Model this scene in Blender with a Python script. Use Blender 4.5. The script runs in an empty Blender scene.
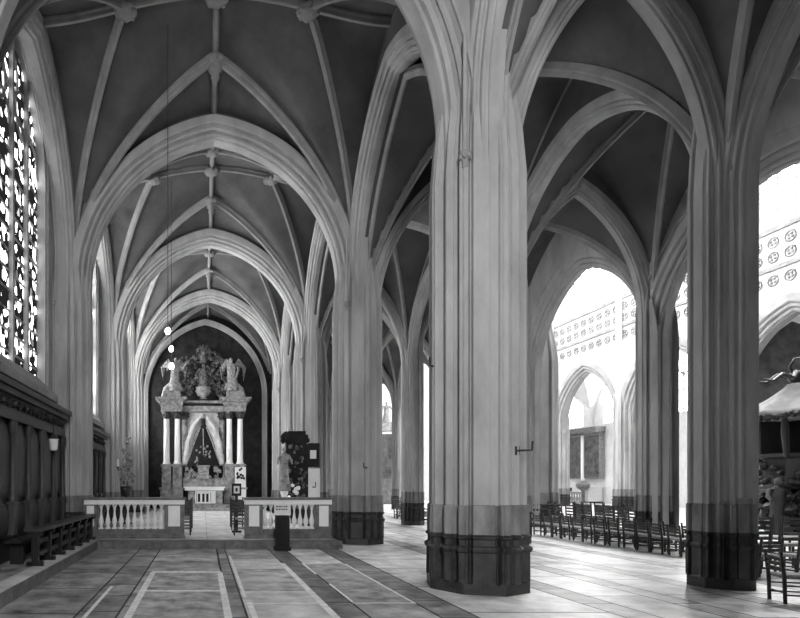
import bpy, bmesh, math, random
from math import sin, cos, pi, sqrt, acos, radians
from mathutils import Vector, Matrix
random.seed(7)
S = bpy.context.scene
COL = S.collection

# ------------------------------------------------------------------ camera
F = 560.0
cam_d = bpy.data.cameras.new('camera'); cam = bpy.data.objects.new('camera', cam_d); COL.objects.link(cam)
cam.location = (0, 0, 1.5); cam.rotation_euler = (pi/2, 0, 0)
cam_d.sensor_width = 36; cam_d.lens = F/800*36
cam_d.shift_x = 197/800; cam_d.shift_y = 175/800
cam_d.clip_end = 300
S.camera = cam
vs = S.view_settings
S.display_settings.display_device = 'sRGB'
vs.view_transform = 'Standard'; vs.look = 'None'; vs.gamma = 1; vs.use_curve_mapping = False
vs.exposure = 0.38
S.cycles.use_denoising = True
S.cycles.max_bounces = 8; S.cycles.diffuse_bounces = 6
S.cycles.sample_clamp_indirect = 6

# ------------------------------------------------------------------ materials
def mat(name, g, rough=0.8, var=0.12, scale=2.5, bump=0.15, bscale=30, metal=0.0, streak=0.0, spec=0.3):
    m = bpy.data.materials.new(name); m.use_nodes = True
    nt = m.node_tree; N = nt.nodes; L = nt.links
    b = N['Principled BSDF']; b.inputs['Roughness'].default_value = rough
    b.inputs['Metallic'].default_value = metal
    b.inputs['Specular IOR Level'].default_value = spec
    geo = N.new('ShaderNodeNewGeometry')
    mp = N.new('ShaderNodeMapping')
    L.new(geo.outputs['Position'], mp.inputs['Vector'])
    n1 = N.new('ShaderNodeTexNoise'); n1.inputs['Scale'].default_value = scale; n1.inputs['Detail'].default_value = 6; n1.inputs['Roughness'].default_value = 0.65
    L.new(mp.outputs['Vector'], n1.inputs['Vector'])
    if streak:
        mp.inputs['Scale'].default_value = (1, 1, streak)
    r = N.new('ShaderNodeValToRGB')
    lo, hi = max(0.0, g*(1-var*2)), min(1, g*(1+var*2))
    r.color_ramp.elements[0].position = 0.3; r.color_ramp.elements[0].color = (lo, lo, lo, 1)
    r.color_ramp.elements[1].position = 0.7; r.color_ramp.elements[1].color = (hi, hi, hi, 1)
    L.new(n1.outputs['Fac'], r.inputs['Fac']); L.new(r.outputs['Color'], b.inputs['Base Color'])
    if bump:
        n2 = N.new('ShaderNodeTexNoise'); n2.inputs['Scale'].default_value = bscale; n2.inputs['Detail'].default_value = 3
        L.new(geo.outputs['Position'], n2.inputs['Vector'])
        bp = N.new('ShaderNodeBump'); bp.inputs['Strength'].default_value = bump; bp.inputs['Distance'].default_value = 0.02
        L.new(n2.outputs['Fac'], bp.inputs['Height']); L.new(bp.outputs['Normal'], b.inputs['Normal'])
    return m
def emit(name, g, s):
    m = bpy.data.materials.new(name); m.use_nodes = True; nt = m.node_tree
    nt.nodes.clear(); o = nt.nodes.new('ShaderNodeOutputMaterial'); e = nt.nodes.new('ShaderNodeEmission')
    e.inputs['Color'].default_value = (g, g, g, 1); e.inputs['Strength'].default_value = s
    nt.links.new(e.outputs[0], o.inputs[0]); return m

STONE = mat('grey_limestone', 0.36, var=0.13, scale=1.6, streak=0.35)
RIB = mat('pale_rib_stone', 0.25, var=0.10, scale=2.5)
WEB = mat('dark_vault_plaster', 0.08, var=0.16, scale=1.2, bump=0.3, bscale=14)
BLUE = mat('dark_bluestone', 0.035, rough=0.5, var=0.3, scale=4, bump=0.3)
COURSE = mat('stained_stone', 0.19, var=0.25, scale=3, streak=0.4)
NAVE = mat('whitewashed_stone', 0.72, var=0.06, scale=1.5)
NAVEST = mat('pale_nave_stone', 0.30, var=.1, scale=2)
NAVEORN = mat('grey_carved_frieze', 0.24, var=0.15)
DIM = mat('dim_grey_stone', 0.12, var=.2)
DARKWALL2 = mat('shaded_far_wall', 0.06, var=.3)  # dark copy of the white far aisle wall, shade put into its colour
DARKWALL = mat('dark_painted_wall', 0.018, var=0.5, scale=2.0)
WOOD = mat('dark_oak', 0.012, rough=0.38, var=0.45, scale=6, bump=0.3, streak=0.15)
WOODL = mat('worn_oak', 0.04, rough=0.45, var=0.4, scale=5, streak=0.15)
CHAIRW = mat('dark_chair_wood', 0.045, rough=0.4, var=0.3, scale=9)
RUSH = mat('rush_seat', 0.22, rough=0.8, var=0.3, scale=40)
WMARB = mat('white_marble', 0.86, rough=0.35, var=0.04, scale=3, bump=0.02)
GMARB = mat('grey_marble', 0.13, rough=0.4, var=0.25, scale=5)
DMARB = mat('dark_marble', 0.05, rough=0.3, var=0.4, scale=6)
LINEN = mat('white_linen', 0.85, var=0.03)
GILT = mat('gilded_carving', 0.30, rough=0.4, var=0.45, scale=14, bump=0.4)
STAT = mat('pale_statue_stone', 0.24, var=0.3, scale=7)
ASTONE = mat('altar_marble', 0.27, var=.35, scale=4)
DRAPE = mat('grey_drapery', 0.62, var=0.15, scale=4)
BLACK = mat('black_cloth', 0.012, rough=0.8, var=0.4)
IRON = mat('black_iron', 0.03, rough=0.5, var=0.2)
PAINT = mat('dark_painting', 0.05, rough=0.4, var=0.9, scale=2.2, bump=0)
WOODL2 = mat('weathered_canopy', 0.22, var=.2)
PAPER = mat('pale_card', 0.72, var=0.05, bump=0)
LEAF = mat('flower_leaves', 0.16, var=0.9, scale=18)
LAMP = emit('lamp_flame', 1, 9.0)
# floor stones
FLS = [mat('floor_slab_' + n, g, rough=0.42, var=v, scale=2.2, bump=0.12, bscale=12, spec=0.4)
       for n, g, v in (('dim', .24, .4), ('mid', .33, .38), ('pale', .42, .32), ('light', .58, .22), ('bluish', .29, .42))]
FDARK = mat('floor_dark_slab', 0.16, rough=0.35, var=0.45, scale=3)
FJOINT = mat('floor_joint', 0.06, var=0.3)
FWHITE = mat('floor_white_strip', 0.82, rough=0.4, var=0.15, scale=9)
FTOMB = mat('floor_tomb_slab', 0.33, rough=0.42, var=0.35, scale=3.5)
FBRIGHT = mat('floor_daylit_pale', 0.62, rough=0.4, var=0.2, scale=2.0)  # raised slab tone, stands for daylight from the nave and chapel windows

def stained(name, strength, thr):
    m = bpy.data.materials.new(name); m.use_nodes = True; nt = m.node_tree; N = nt.nodes; L = nt.links
    N.clear(); out = N.new('ShaderNodeOutputMaterial'); e = N.new('ShaderNodeEmission')
    geo = N.new('ShaderNodeNewGeometry'); mp = N.new('ShaderNodeMapping'); mp.inputs['Scale'].default_value = (1, 2.6, 2.0)
    L.new(geo.outputs['Position'], mp.inputs['Vector'])
    v = N.new('ShaderNodeTexVoronoi'); v.inputs['Scale'].default_value = 3.2
    L.new(mp.outputs['Vector'], v.inputs['Vector'])
    sx = N.new('ShaderNodeSeparateColor'); L.new(v.outputs['Color'], sx.inputs[0])
    r = N.new('ShaderNodeValToRGB'); r.color_ramp.elements[0].position = thr; r.color_ramp.elements[0].color = (.004, .004, .004, 1)
    r.color_ramp.elements[1].position = thr+.18; r.color_ramp.elements[1].color = (1, 1, 1, 1)
    L.new(sx.outputs[0], r.inputs['Fac']); L.new(r.outputs['Color'], e.inputs['Color'])
    e.inputs['Strength'].default_value = strength
    L.new(e.outputs[0], out.inputs[0]); return m
SKYPANE = emit('clerestory_daylight_pane', 1, 62.0)
GLASS = stained('stained_glass', 26.0, 0.66)
GLASSB = stained('stained_glass_chapel', 48.0, 0.64)
GLASSN = stained('stained_glass_near', 4.0, 0.68)
GLASSD = stained('stained_glass_dim', 2.5, 0.62)

# ------------------------------------------------------------------ mesh builder
class MB:
    def __init__(s): s.v = []; s.f = []; s.mi = []; s.sm = []
    def add(s, vs, fs, mi=0, smooth=False):
        o = len(s.v); s.v += [tuple(p) for p in vs]
        for f in fs: s.f.append([i+o for i in f]); s.mi.append(mi); s.sm.append(smooth)
    def box(s, x0, x1, y0, y1, z0, z1, mi=0):
        s.add([(x0,y0,z0),(x1,y0,z0),(x1,y1,z0),(x0,y1,z0),(x0,y0,z1),(x1,y0,z1),(x1,y1,z1),(x0,y1,z1)],
              [(3,2,1,0),(4,5,6,7),(0,1,5,4),(1,2,6,5),(2,3,7,6),(3,0,4,7)], mi)
    def obox(s, c, R, hx, hy, hz, mi=0):
        vs = [Vector(c)+R@Vector((a*hx,b*hy,d*hz)) for d in (-1,1) for a,b in ((-1,-1),(1,-1),(1,1),(-1,1))]
        s.add(vs, [(3,2,1,0),(4,5,6,7),(0,1,5,4),(1,2,6,5),(2,3,7,6),(3,0,4,7)], mi)
    def loft(s, rings, mi=0, smooth=False, cap=True):
        n = len(rings[0]); vs = [p for r in rings for p in r]; fs = []
        for k in range(len(rings)-1):
            for i in range(n):
                j = (i+1) % n
                fs.append((k*n+i, k*n+j, (k+1)*n+j, (k+1)*n+i))
        s.add(vs, fs, mi, smooth)
        if cap:
            s.add(rings[0], [tuple(range(n-1,-1,-1))], mi); s.add(rings[-1], [tuple(range(n))], mi)
    def lathe(s, prof, c=(0,0,0), n=16, mi=0, smooth=True, wob=0, seed=0):
        rings = []
        for z, r in prof:
            rings.append([(c[0]+r*cos(2*pi*i/n)*(1+wob*sin(5*2*pi*i/n+seed)), c[1]+r*sin(2*pi*i/n)*(1+wob*sin(5*2*pi*i/n+seed)), c[2]+z) for i in range(n)])
        s.loft(rings, mi, smooth)
    def tube(s, pts, r, n=8, mi=0, smooth=True):
        pts = [Vector(p) for p in pts]; rings = []
        rr = r if isinstance(r, (list, tuple)) else [r]*len(pts)
        ref = Vector((0.13, 0.31, 0.94)).normalized()
        for k, p in enumerate(pts):
            t = (pts[min(k+1, len(pts)-1)]-pts[max(k-1, 0)]).normalized()
            if abs(t.dot(ref)) > .97: ref = Vector((1, 0, 0))
            a = t.cross(ref).normalized(); b = t.cross(a)
            rings.append([tuple(p+(a*cos(2*pi*i/n)+b*sin(2*pi*i/n))*rr[k]) for i in range(n)])
        s.loft(rings, mi, smooth)
    def ball(s, c, rx, ry=None, rz=None, n=10, mi=0):
        ry = ry or rx; rz = rz or rx
        rings = []
        for k in range(1, n):
            a = pi*k/n
            rings.append([(c[0]+rx*sin(a)*cos(2*pi*i/(n+2)), c[1]+ry*sin(a)*sin(2*pi*i/(n+2)), c[2]-rz*cos(a)) for i in range(n+2)])
        s.loft(rings, mi, True)
    def blob(s, c, r, mi=0, jag=.3, seed=1):
        rnd = random.Random(seed); n = 7; rings = []
        for k in range(1, n):
            a = pi*k/n
            rings.append([(c[0]+r*(1+rnd.uniform(-jag,jag))*sin(a)*cos(2*pi*i/8), c[1]+r*(1+rnd.uniform(-jag,jag))*sin(a)*sin(2*pi*i/8), c[2]-r*(1+rnd.uniform(-jag,jag))*cos(a)) for i in range(8)])
        s.loft(rings, mi, False)
    def build(s, name, mats, parent=None, loc=None):
        me = bpy.data.meshes.new(name); me.from_pydata(s.v, [], s.f)
        for m in (mats if isinstance(mats, (list, tuple)) else [mats]): me.materials.append(m)
        me.polygons.foreach_set('material_index', s.mi); me.polygons.foreach_set('use_smooth', s.sm)
        me.update(); me.validate()
        bm = bmesh.new(); bm.from_mesh(me); bmesh.ops.recalc_face_normals(bm, faces=bm.faces); bm.to_mesh(me); bm.free()
        o = bpy.data.objects.new(name, me); COL.objects.link(o)
        if parent: o.parent = parent
        if loc: o.location = loc
        return o

def tag(o, label, cat=None, group=None, kind=None):
    if label: o['label'] = label
    if cat: o['category'] = cat
    if group: o['group'] = group
    if kind: o['kind'] = kind
    return o
def struct(o, label): return tag(o, label, kind='structure', cat='structure')
def empty(name, loc=(0,0,0), rz=0):
    o = bpy.data.objects.new(name, None); COL.objects.link(o); o.location = loc; o.rotation_euler = (0,0,rz); o.empty_display_size = .1
    return o
KIDS = {}
def dup(o, loc=None, rz=None, parent=None):
    c = o.copy(); COL.objects.link(c)
    if parent: c.parent = parent
    for ch in o.children: dup(ch, parent=c)
    if loc is not None: c.location = loc
    if rz is not None: c.rotation_euler = (0, 0, rz)
    return c
ORD = ['first','second','third','fourth','fifth','sixth','seventh','eighth','ninth','tenth','eleventh','twelfth','thirteenth','fourteenth','fifteenth','sixteenth','seventeenth','eighteenth']
TRIM = [0]
def trim_name(): TRIM[0] += 1; return 'trim_%d' % TRIM[0]

# ------------------------------------------------------------------ plan numbers
D = [8.13+6.26*(k-1) for k in range(8)]
SD = [1.1, 7.3, 13.5, 19.7, 25.9, 32.1, 38.3, 44.5, 50.7]
PX, QX, RX, SX, OX = 3.96, 7.61, 11.58, 24.3, 31.0
PS, QS, AC = .775, .45, .28
WX = -3.7; ENDY = 31.0; FARY = 52.0; BACKY = -4.2

# arch: sweep of a profile along a pointed arch
PROF_H = [(0,0),(.13,0),(.15,.02),(.15,.05),(.19,.055),(.235,.05),(.26,.075),(.27,.125),(.225,.16),(.285,.195),(.335,.18),(.37,.205),(.38,.25),(.325,.295),(.39,.335),(.43,.335),(.445,.37),(.445,.6)]
def arch_profile(w=1.0, h=1.0):
    R = [(t*w, n*h) for t, n in PROF_H]
    return [(-t, n) for t, n in reversed(R[1:])] + R
def arch_sweep(mb, axis, c, pos, a, zs, rise, prof, seg=22, mi=0, drop=0.0):
    r = (a*a+rise*rise)/(2*a)
    for sgn in (-1, 1):
        rows = []
        for k in range(-1 if drop else 0, seg+1):
            row = []
            for t, n in prof:
                th = acos(max(-1, min(1, (r-a)/(r+n))))
                if k < 0: u, z = a+n, zs-drop
                else:
                    an = th*k/seg
                    u = (r+n)*cos(an)-(r-a); z = zs+(r+n)*sin(an)
                row.append((c+sgn*u, pos+t, z) if axis == 'x' else (pos+t, c+sgn*u, z))
            rows.append(row)
        n = len(prof); vs = [p for rw in rows for p in rw]
        fs = [(k*n+i, k*n+i+1, (k+1)*n+i+1, (k+1)*n+i) for k in range(len(rows)-1) for i in range(n-1)]
        mb.add(vs, fs, mi)
def spandrel(mb, axis, c, pos, half, a, zs, rise, n, thick, ztop, mi=0, seg=36):
    r = (a*a+rise*rise)/(2*a)
    def zlow(u):
        q = (r+n)**2-(abs(u)+r-a)**2
        return zs+sqrt(q) if q > 0 else zs-1.3
    us = [-half+2*half*i/seg for i in range(seg+1)]
    P = lambda u, t, z: (c+u, pos+t, z) if axis == 'x' else (pos+t, c+u, z)
    for t in (-thick, thick):
        vs = []; 
        for u in us: vs += [P(u, t, min(zlow(u), ztop)), P(u, t, ztop)]
        mb.add(vs, [(2*i, 2*i+2, 2*i+3, 2*i+1) for i in range(seg)], mi)
    vs = []
    for u in us: vs += [P(u, -thick, min(zlow(u), ztop)), P(u, thick, min(zlow(u), ztop))]
    mb.add(vs, [(2*i, 2*i+2, 2*i+3, 2*i+1) for i in range(seg)], mi)

# ------------------------------------------------------------------ piers
def side_pts(A, B, pat):
    """moulded polyline from A (inclusive) to B (exclusive); pattern of (kind, width, depth); returns (base point, offset along outward normal)"""
    A = Vector(A); B = Vector(B); d = B-A; nrm = Vector((d.y, -d.x)).normalized()
    tot = sum(p[1] for p in pat); out = []; u = 0
    for kind, w, dp in pat:
        w0 = u/tot; w1 = (u+w)/tot
        if kind == 'f': out.append((A+d*w0, 0.0, nrm)); out.append((A+d*(w1-.001), 0.0, nrm))
        else:
            for i in range(1, 7):
                q = i/7; out.append((A+d*(w0+(w1-w0)*q), dp*sin(pi*q)*(1 if kind == 'r' else -1), nrm))
        u += w
    return out
CARD = [('r',.12,.04),('h',.11,.09),('f',.04,0),('f',.46,0),('f',.04,0),('h',.11,.09),('r',.12,.04)]
DIAG = [('r',.16,.06),('h',.16,.10),('f',.04,0),('r',.22,.085),('f',.04,0),('h',.16,.10),('r',.16,.06)]
def pier_outline(ap=.75):
    k = ap*math.tan(pi/8); V = [(k,-ap),(ap,-k),(ap,k),(k,ap),(-k,ap),(-ap,k),(-ap,-k),(-k,-ap)]
    out = []
    # counter-clockwise start at front side (-k,-ap)->(k,-ap)
    seq = [V[7]]+V[0:7]
    for i in range(8):
        A = seq[i]; B = seq[(i+1) % 8]
        out += side_pts(A, B, CARD if i % 2 == 0 else DIAG)
    return out
OUT = pier_outline()
def ring(z, scale, mould): return [((p.x)*scale+n.x*o*mould, p.y*scale+n.y*o*mould, z) for p, o, n in OUT]
pm = MB(); pm.loft([ring(0,1.10,0), ring(.14,1.10,0), ring(.17,1.07,.9), ring(.56,1.06,1), ring(.58,1.10,1), ring(.615,1.115,1), ring(.64,1.09,1), ring(.66,1.035,1), ring(.74,1.03,1), ring(.755,1.075,1), ring(.785,1.085,1), ring(.81,1.03,1)])
pc = MB(); pc.loft([ring(.81,1.05,1), ring(1.20,1.045,1), ring(1.215,1.0,1)])
ps = MB(); ps.loft([ring(1.20,1,1), ring(3.6,1,1), ring(5.8,1,1), ring(6.4,.92,1), ring(7.2,.72,1), ring(8.2,.45,.9), ring(9.4,.3,.7), ring(11,.25,.5)])
pcol = MB()
kq = .75*math.tan(pi/8)
CAPS = []
for sx_ in (-1, 1):
    pass
def make_pier():
    root = empty('stone_pier')
    pm.build('plinth', BLUE, root); pc.build('lower_course', COURSE, root); ps.build('shaft', STONE, root)
    for sx_ in (-1,):
        for sy_ in (-1, 1):
            c = MB(); cx, cy = sx_*kq*.98, sy_*.755
            c.lathe([(1.2,.04),(5.95,.04),(7.6,.035)], (cx, cy, 0), 10)
            col = c.build('colonnette', STONE, root)
            k = MB(); k.lathe([(5.80,.04),(5.82,.058),(5.85,.045),(5.9,.06),(5.97,.10),(6.0,.105),(6.03,.09),(6.04,.05)], (cx, cy, 0), 12, wob=.08)
            for q in range(7):
                a = 2*pi*q/7; k.blob((cx+.08*cos(a), cy+.08*sin(a), 5.95), .035, seed=q)
            k.build('capital', RIB, col)
    return root
pier0 = make_pier(); used = [False]
def place_pier(x, y, label, group=None, s=None):
    if s is None: s = QS if 7 < x < 13 else PS
    o = pier0 if not used[0] else dup(pier0)
    used[0] = True; o.location = (x, y, 0); o.scale = (s, s, 1); o.rotation_euler = (0, 0, -.28 if x == PX else 0)
    return tag(o, label, 'pillar', group)
place_pier(PX, D[1], 'huge moulded stone pier nearest the viewer, dark octagonal base, at the middle of the photo')
place_pier(PX, D[2], 'moulded stone pier on a dark base at the right end of the white balustrade')
place_pier(PX, D[3], 'stone pier behind the balustrade with the dark carved panel leaning against it')
place_pier(PX, D[4], 'slender far stone pier just to the right of the altar')
place_pier(QX, D[1]+.1, 'tall shadowed pier at the right, black at the bottom, beside the nearest chairs')
place_pier(QX+.22, D[2], 'stone pier half hidden directly behind the huge middle pier on its right side', s=.6)
place_pier(QX+.12, D[3], 'narrow backlit pier seen through the gap left of the huge middle pier')
place_pier(QX, D[4], 'distant pier in the gap between the two big piers, behind the narrow backlit one', 'distant piers of the middle row')
place_pier(QX, D[5], 'second most distant pier of the middle row, seen through the gap', 'distant piers of the middle row')
place_pier(RX, D[2], 'grey backlit pier standing behind the long row of chairs, left of the shadowed pier')
place_pier(RX+.3, D[3]-.45, 'pale pier at the left edge of the bright nave arch, behind the row of chairs', s=.95)
place_pier(RX, D[4], 'distant nave pier of the near arcade, largely hidden behind nearer piers', 'hidden nave piers')
place_pier(RX, D[5], 'distant nave pier of the near arcade, largely hidden behind nearer piers', 'hidden nave piers')
for i, yy in enumerate(SD[3:8]):
    place_pier(SX, yy, ['white nave pier behind the pulpit across the nave', 'white far nave pier hidden behind the shadowed right pier', 'white far nave pier right of the arch that frames the painting',
                        'white far nave pier left of the arch that frames the painting', 'most distant white pier across the nave'][i])
for x_, y_ in ((PX, D[0]), (QX, D[0]), (RX, D[0]), (RX, D[1]), (PX, D[0]-5.2), (QX, D[0]-5.2)):
    o_ = place_pier(x_, y_, None); o_.name = 'pillar'; del o_['category']; struct(o_, 'stone pillar beside or behind the viewer')
# wall piers of the left aisle
for i, yy in enumerate([D[1]-.75, D[2], D[3], D[4]]):
    place_pier(WX+.22, yy, ['wall pier at the top left corner of the photo, left of the stained glass', 'pale wall pier at the right end of the dark panelling, left end of the balustrade',
                            'wall pier behind the left balustrade with flowers at its foot', 'far wall pier on the left, nearest to the altar'][i])

# ------------------------------------------------------------------ arches
PA = arch_profile(1.0, 1.0)
ARCHES = [
]
def add_arch(axis, c, pos, a, zs, rise, half, ztop, label, prof=PA, m=STONE, drop=.3, ext=.5, thick=.3, fillm=None):
    mb = MB(); arch_sweep(mb, axis, c, pos, a, zs, rise, prof, drop=drop)
    spandrel(mb, axis, c, pos, half, a, zs, rise, ext, thick, ztop, 1)
    o = mb.build(trim_name(), [m, fillm or m]); struct(o, label); return o
PT = arch_profile(.95, .8); PN = arch_profile(.5, .5); PL = arch_profile(.68, .72); PQ = arch_profile(.46, .55)
# left aisle transverse arches
for i in range(0, 5):
    o_ = add_arch('x', AC-PX if i == 1 else AC, 0 if i == 1 else D[i], 3.15, 6.5, 3.75, 4.0, 11.3, 'moulded pointed arch across the left aisle', fillm=WEB, prof=PT, ext=.4, drop=5.2)
    if i == 1: o_.location = (PX, D[1], 0); o_.rotation_euler = (0, 0, .10)
# narrow aisles transverse arches
for i in range(0, 8):
    for cx, a_ in ((5.92, 1.40), (9.60, 1.62)):
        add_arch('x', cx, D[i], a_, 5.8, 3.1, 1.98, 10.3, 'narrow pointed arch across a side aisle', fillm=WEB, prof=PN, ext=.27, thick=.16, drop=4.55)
# arcades along the church
for i in range(0, 5):
    add_arch('y', (D[i]+D[i+1])/2, PX, 2.54, 6.7, 3.05, 3.13, 11.3, 'arcade arch between left aisle and next aisle', fillm=WEB, prof=PL, ext=.36, thick=.2, drop=5.5)
    add_arch('y', (D[i]+D[i+1])/2, WX+.2, 2.54, 7.0, 3.4, 3.13, 11.3, 'wall arch over a stained glass window', fillm=STONE, prof=PL, ext=.36, thick=.2, drop=6.6)
for i in range(0, 7):
    add_arch('y', (D[i]+D[i+1])/2, QX, 2.76, 5.6, 2.95, 3.13, 10.2, 'arcade arch between the side aisles', fillm=WEB, prof=PQ, ext=.3, thick=.16, drop=4.3)
PBIG = arch_profile(1.1, 1.25)
for i in range(0, 7):
    add_arch('y', 16.98 if i == 2 else (D[i]+D[i+1])/2, RX, 2.42 if i == 2 else 2.75, 5.0, 2.8 if i == 1 else 3.0, 2.56 if i == 2 else 3.13, 11.5, 'nave arcade arch', prof=arch_profile(.6, 1.05), fillm=STONE, ext=.6, thick=.3, drop=4.85)
for i in range(0, 8):
    add_arch('y', (SD[i]+SD[i+1])/2, SX, 2.45, 5.2, 3.3, 3.1, 9.6, 'pale arcade arch on the far side of the nave', prof=PBIG, m=NAVEST, fillm=NAVE, ext=.6, thick=.45)

# ------------------------------------------------------------------ vaults
def g(u, KN=1.19):
    RN = (1+KN*KN)/2; u = min(1, abs(u)); return sqrt(max(0, RN*RN-(u+RN-1)**2))/KN
class Vault:
    def __init__(s, cx, hx, cy, hy, zs, rise, dome, kn=1.19): s.__dict__.update(locals())
    def z(s, x, y):
        u = (x-s.cx)/s.hx; v = (y-s.cy)/s.hy
        return s.zs+s.rise*max(g(u, s.kn), g(v, s.kn))+s.dome*(max(0, 1-u*u)*max(0, 1-v*v))**2
    def web(s, mb, n=44):
        vs = []; fs = []
        for j in range(n+1):
            for i in range(n+1):
                x = s.cx+s.hx*(2*i/n-1); y = s.cy+s.hy*(2*j/n-1); vs.append((x, y, s.z(x, y)))
        for j in range(n):
            for i in range(n): fs.append((j*(n+1)+i, j*(n+1)+i+1, (j+1)*(n+1)+i+1, (j+1)*(n+1)+i))
        mb.add(vs, fs, 0, True)
    def rib(s, mb, p, q, w=.085, h=.2, seg=26, mi=0):
        prof = [(-w,.06),(-w,-h*.35),(-w*.62,-h*.55),(-w*.62,-h*.75),(-w*.42,-h),(w*.42,-h),(w*.62,-h*.75),(w*.62,-h*.55),(w,-h*.35),(w,.06)]
        p = Vector((s.cx+p[0]*s.hx, s.cy+p[1]*s.hy)); q = Vector((s.cx+q[0]*s.hx, s.cy+q[1]*s.hy))
        pts = []
        for k in range(seg+1):
            t = (k/seg)**1.35; c = p.lerp(q, t); pts.append(Vector((c.x, c.y, s.z(c.x, c.y))))
        d = (q-p).normalized(); side = Vector((d.y, -d.x, 0)); rows = []
        for k, c in enumerate(pts):
            tg = (pts[min(k+1, seg)]-pts[max(k-1, 0)]).normalized(); up = side.cross(tg).normalized()
            if up.z < 0 and abs(up.z) > .02: up = -up
            rows.append([tuple(c+side*a+up*b) for a, b in prof])
        n = len(prof); vs = [v for r in rows for v in r]
        mb.add(vs, [(k*n+i, k*n+i+1, (k+1)*n+i+1, (k+1)*n+i) for k in range(seg) for i in range(n-1)], mi)
BOSSES = []
web = MB(); nweb = 0
for i in range(-1, 5):
    y0, y1 = (D[i], D[i+1]) if i >= 0 else (BACKY, D[0])
    if i == 4: y1 = ENDY+.2
    v = Vault(AC, PX-AC, (y0+y1)/2, (y1-y0)/2, 6.5, 4.35, .6)
    v.web(web)
    r = MB(); T = .45; U = .5
    for sx_ in (-1, 1):
        for sy_ in (-1, 1):
            v.rib(r, (sx_*.97, sy_*.96), (0, sy_*T)); v.rib(r, (sx_*.97, sy_*.96), (sx_*U, 0))
        v.rib(r, (0, 0), (sx_*.97, 0), .07, .16)
        v.rib(r, (0, 0), (0, sx_*.97), .07, .16)
    struct(r.build(trim_name(), RIB), 'star of moulded vault ribs over one bay of the left aisle')
    if i in (1, 2, 3):
        for px, py, nm in ((0, T, 'far ridge'), (0, -T, 'near ridge'), (0, 0, 'centre'), (U, 0, 'right'), (-U, 0, 'left')):
            x = v.cx+px*v.hx; y = v.cy+py*v.hy; BOSSES.append((x, y, v.z(x, y)-.14, i, nm))
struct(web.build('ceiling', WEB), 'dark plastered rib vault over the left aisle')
web = MB(); webo = MB()
for ai, (x0, x1) in enumerate(((PX, QX), (QX, RX))):
    for i in range(-1, 7):
        y0, y1 = (D[i], D[i+1]) if i >= 0 else (BACKY, D[0])
        v = Vault((x0+x1)/2, (x1-x0)/2, (y0+y1)/2, (y1-y0)/2, 5.0, 4.75, .0, 1.7)
        v.web(web, 32); r = MB()
        for sx_ in (-1, 1):
            for sy_ in (-1, 1): v.rib(r, (sx_*.95, sy_*.97), (0, 0), .065, .15); v.rib(r, (sx_*.93, sy_*.95), (sx_*.93, 0), .05, .12)
        struct(r.build(trim_name(), RIB), 'crossed vault ribs over one bay of a narrow aisle')
for i in range(0, 8):
    v = Vault((SX+OX)/2, (OX-SX)/2, (SD[i]+SD[i+1])/2, 3.1, 6.0, 4.2, .4); v.web(web if i < 4 else webo, 24); r = MB()  # far bays whitened: the bright daylight there is put into the colour
    for sx_ in (-1, 1):
        for sy_ in (-1, 1): v.rib(r, (sx_*.9, sy_*.93), (0, 0), .1, .22)
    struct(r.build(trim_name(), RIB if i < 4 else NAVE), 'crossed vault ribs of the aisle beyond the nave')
struct(webo.build('ceiling_outer', NAVE), 'rib vaults of the farthest aisle bays, whitened to stand for daylight')
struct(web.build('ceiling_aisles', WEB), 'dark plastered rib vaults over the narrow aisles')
for k, (x, y, z, i, nm) in enumerate(BOSSES):
    t = empty('vault_boss', (x, y, z))
    b = MB(); b.lathe([(.06,.10),(.02,.21),(-.06,.23),(-.12,.16),(-.15,.08)], n=14, wob=.08)
    for q in range(8): b.blob((.18*cos(q*pi/4), .18*sin(q*pi/4), -.05), .065, seed=q+k)
    b.build('foliate_disc', RIB, t)
    if nm in ('far ridge',):
        d = MB(); d.lathe([(-.1,.12),(-.25,.16),(-.32,.08),(-.40,.11),(-.6,.02)], n=10); d.build('pendant', RIB, t)
    bay = {1: 'nearest full bay', 2: 'second bay', 3: 'third bay'}[i]
    where = {'far ridge': 'with pendant, near the next arch', 'near ridge': 'past the nearer arch', 'centre': 'at the crown', 'right': 'right of the crown', 'left': 'left of the crown'}[nm]
    tag(t, 'carved stone boss %s, left aisle vault, %s' % (where, bay), 'boss', 'carved bosses of the left aisle vault')

# ------------------------------------------------------------------ walls
def warch(u, a, zs, rise):
    r = (a*a+rise*rise)/(2*a); q = r*r-(abs(u)+r-a)**2
    return zs+sqrt(q) if q > 0 and abs(u) <= a else zs
def wall_with_window(name, x, y0, y1, wy0, wy1, zsill, zs, rise, ztop, m, thick, label, sign=1):
    """wall in the plane x, extending away by thick*sign; pointed opening"""
    mb = MB(); xs = (x, x+thick*sign)
    mb.box(min(xs), max(xs), y0, wy0, 0, ztop); mb.box(min(xs), max(xs), wy1, y1, 0, ztop); mb.box(min(xs), max(xs), wy0, wy1, 0, zsill)
    c = (wy0+wy1)/2; a = (wy1-wy0)/2
    us = [-a+2*a*i/28 for i in range(29)]
    for xx in xs:
        vs = []
        for u in us: vs += [(xx, c+u, warch(u, a, zs, rise)), (xx, c+u, ztop)]
        mb.add(vs, [(2*i, 2*i+2, 2*i+3, 2*i+1) for i in range(28)])
    vs = []
    for u in us: vs += [(xs[0], c+u, warch(u, a, zs, rise)), (xs[1], c+u, warch(u, a, zs, rise))]
    mb.add(vs, [(2*i, 2*i+2, 2*i+3, 2*i+1) for i in range(28)])
    return struct(mb.build(name, m), label)
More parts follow.
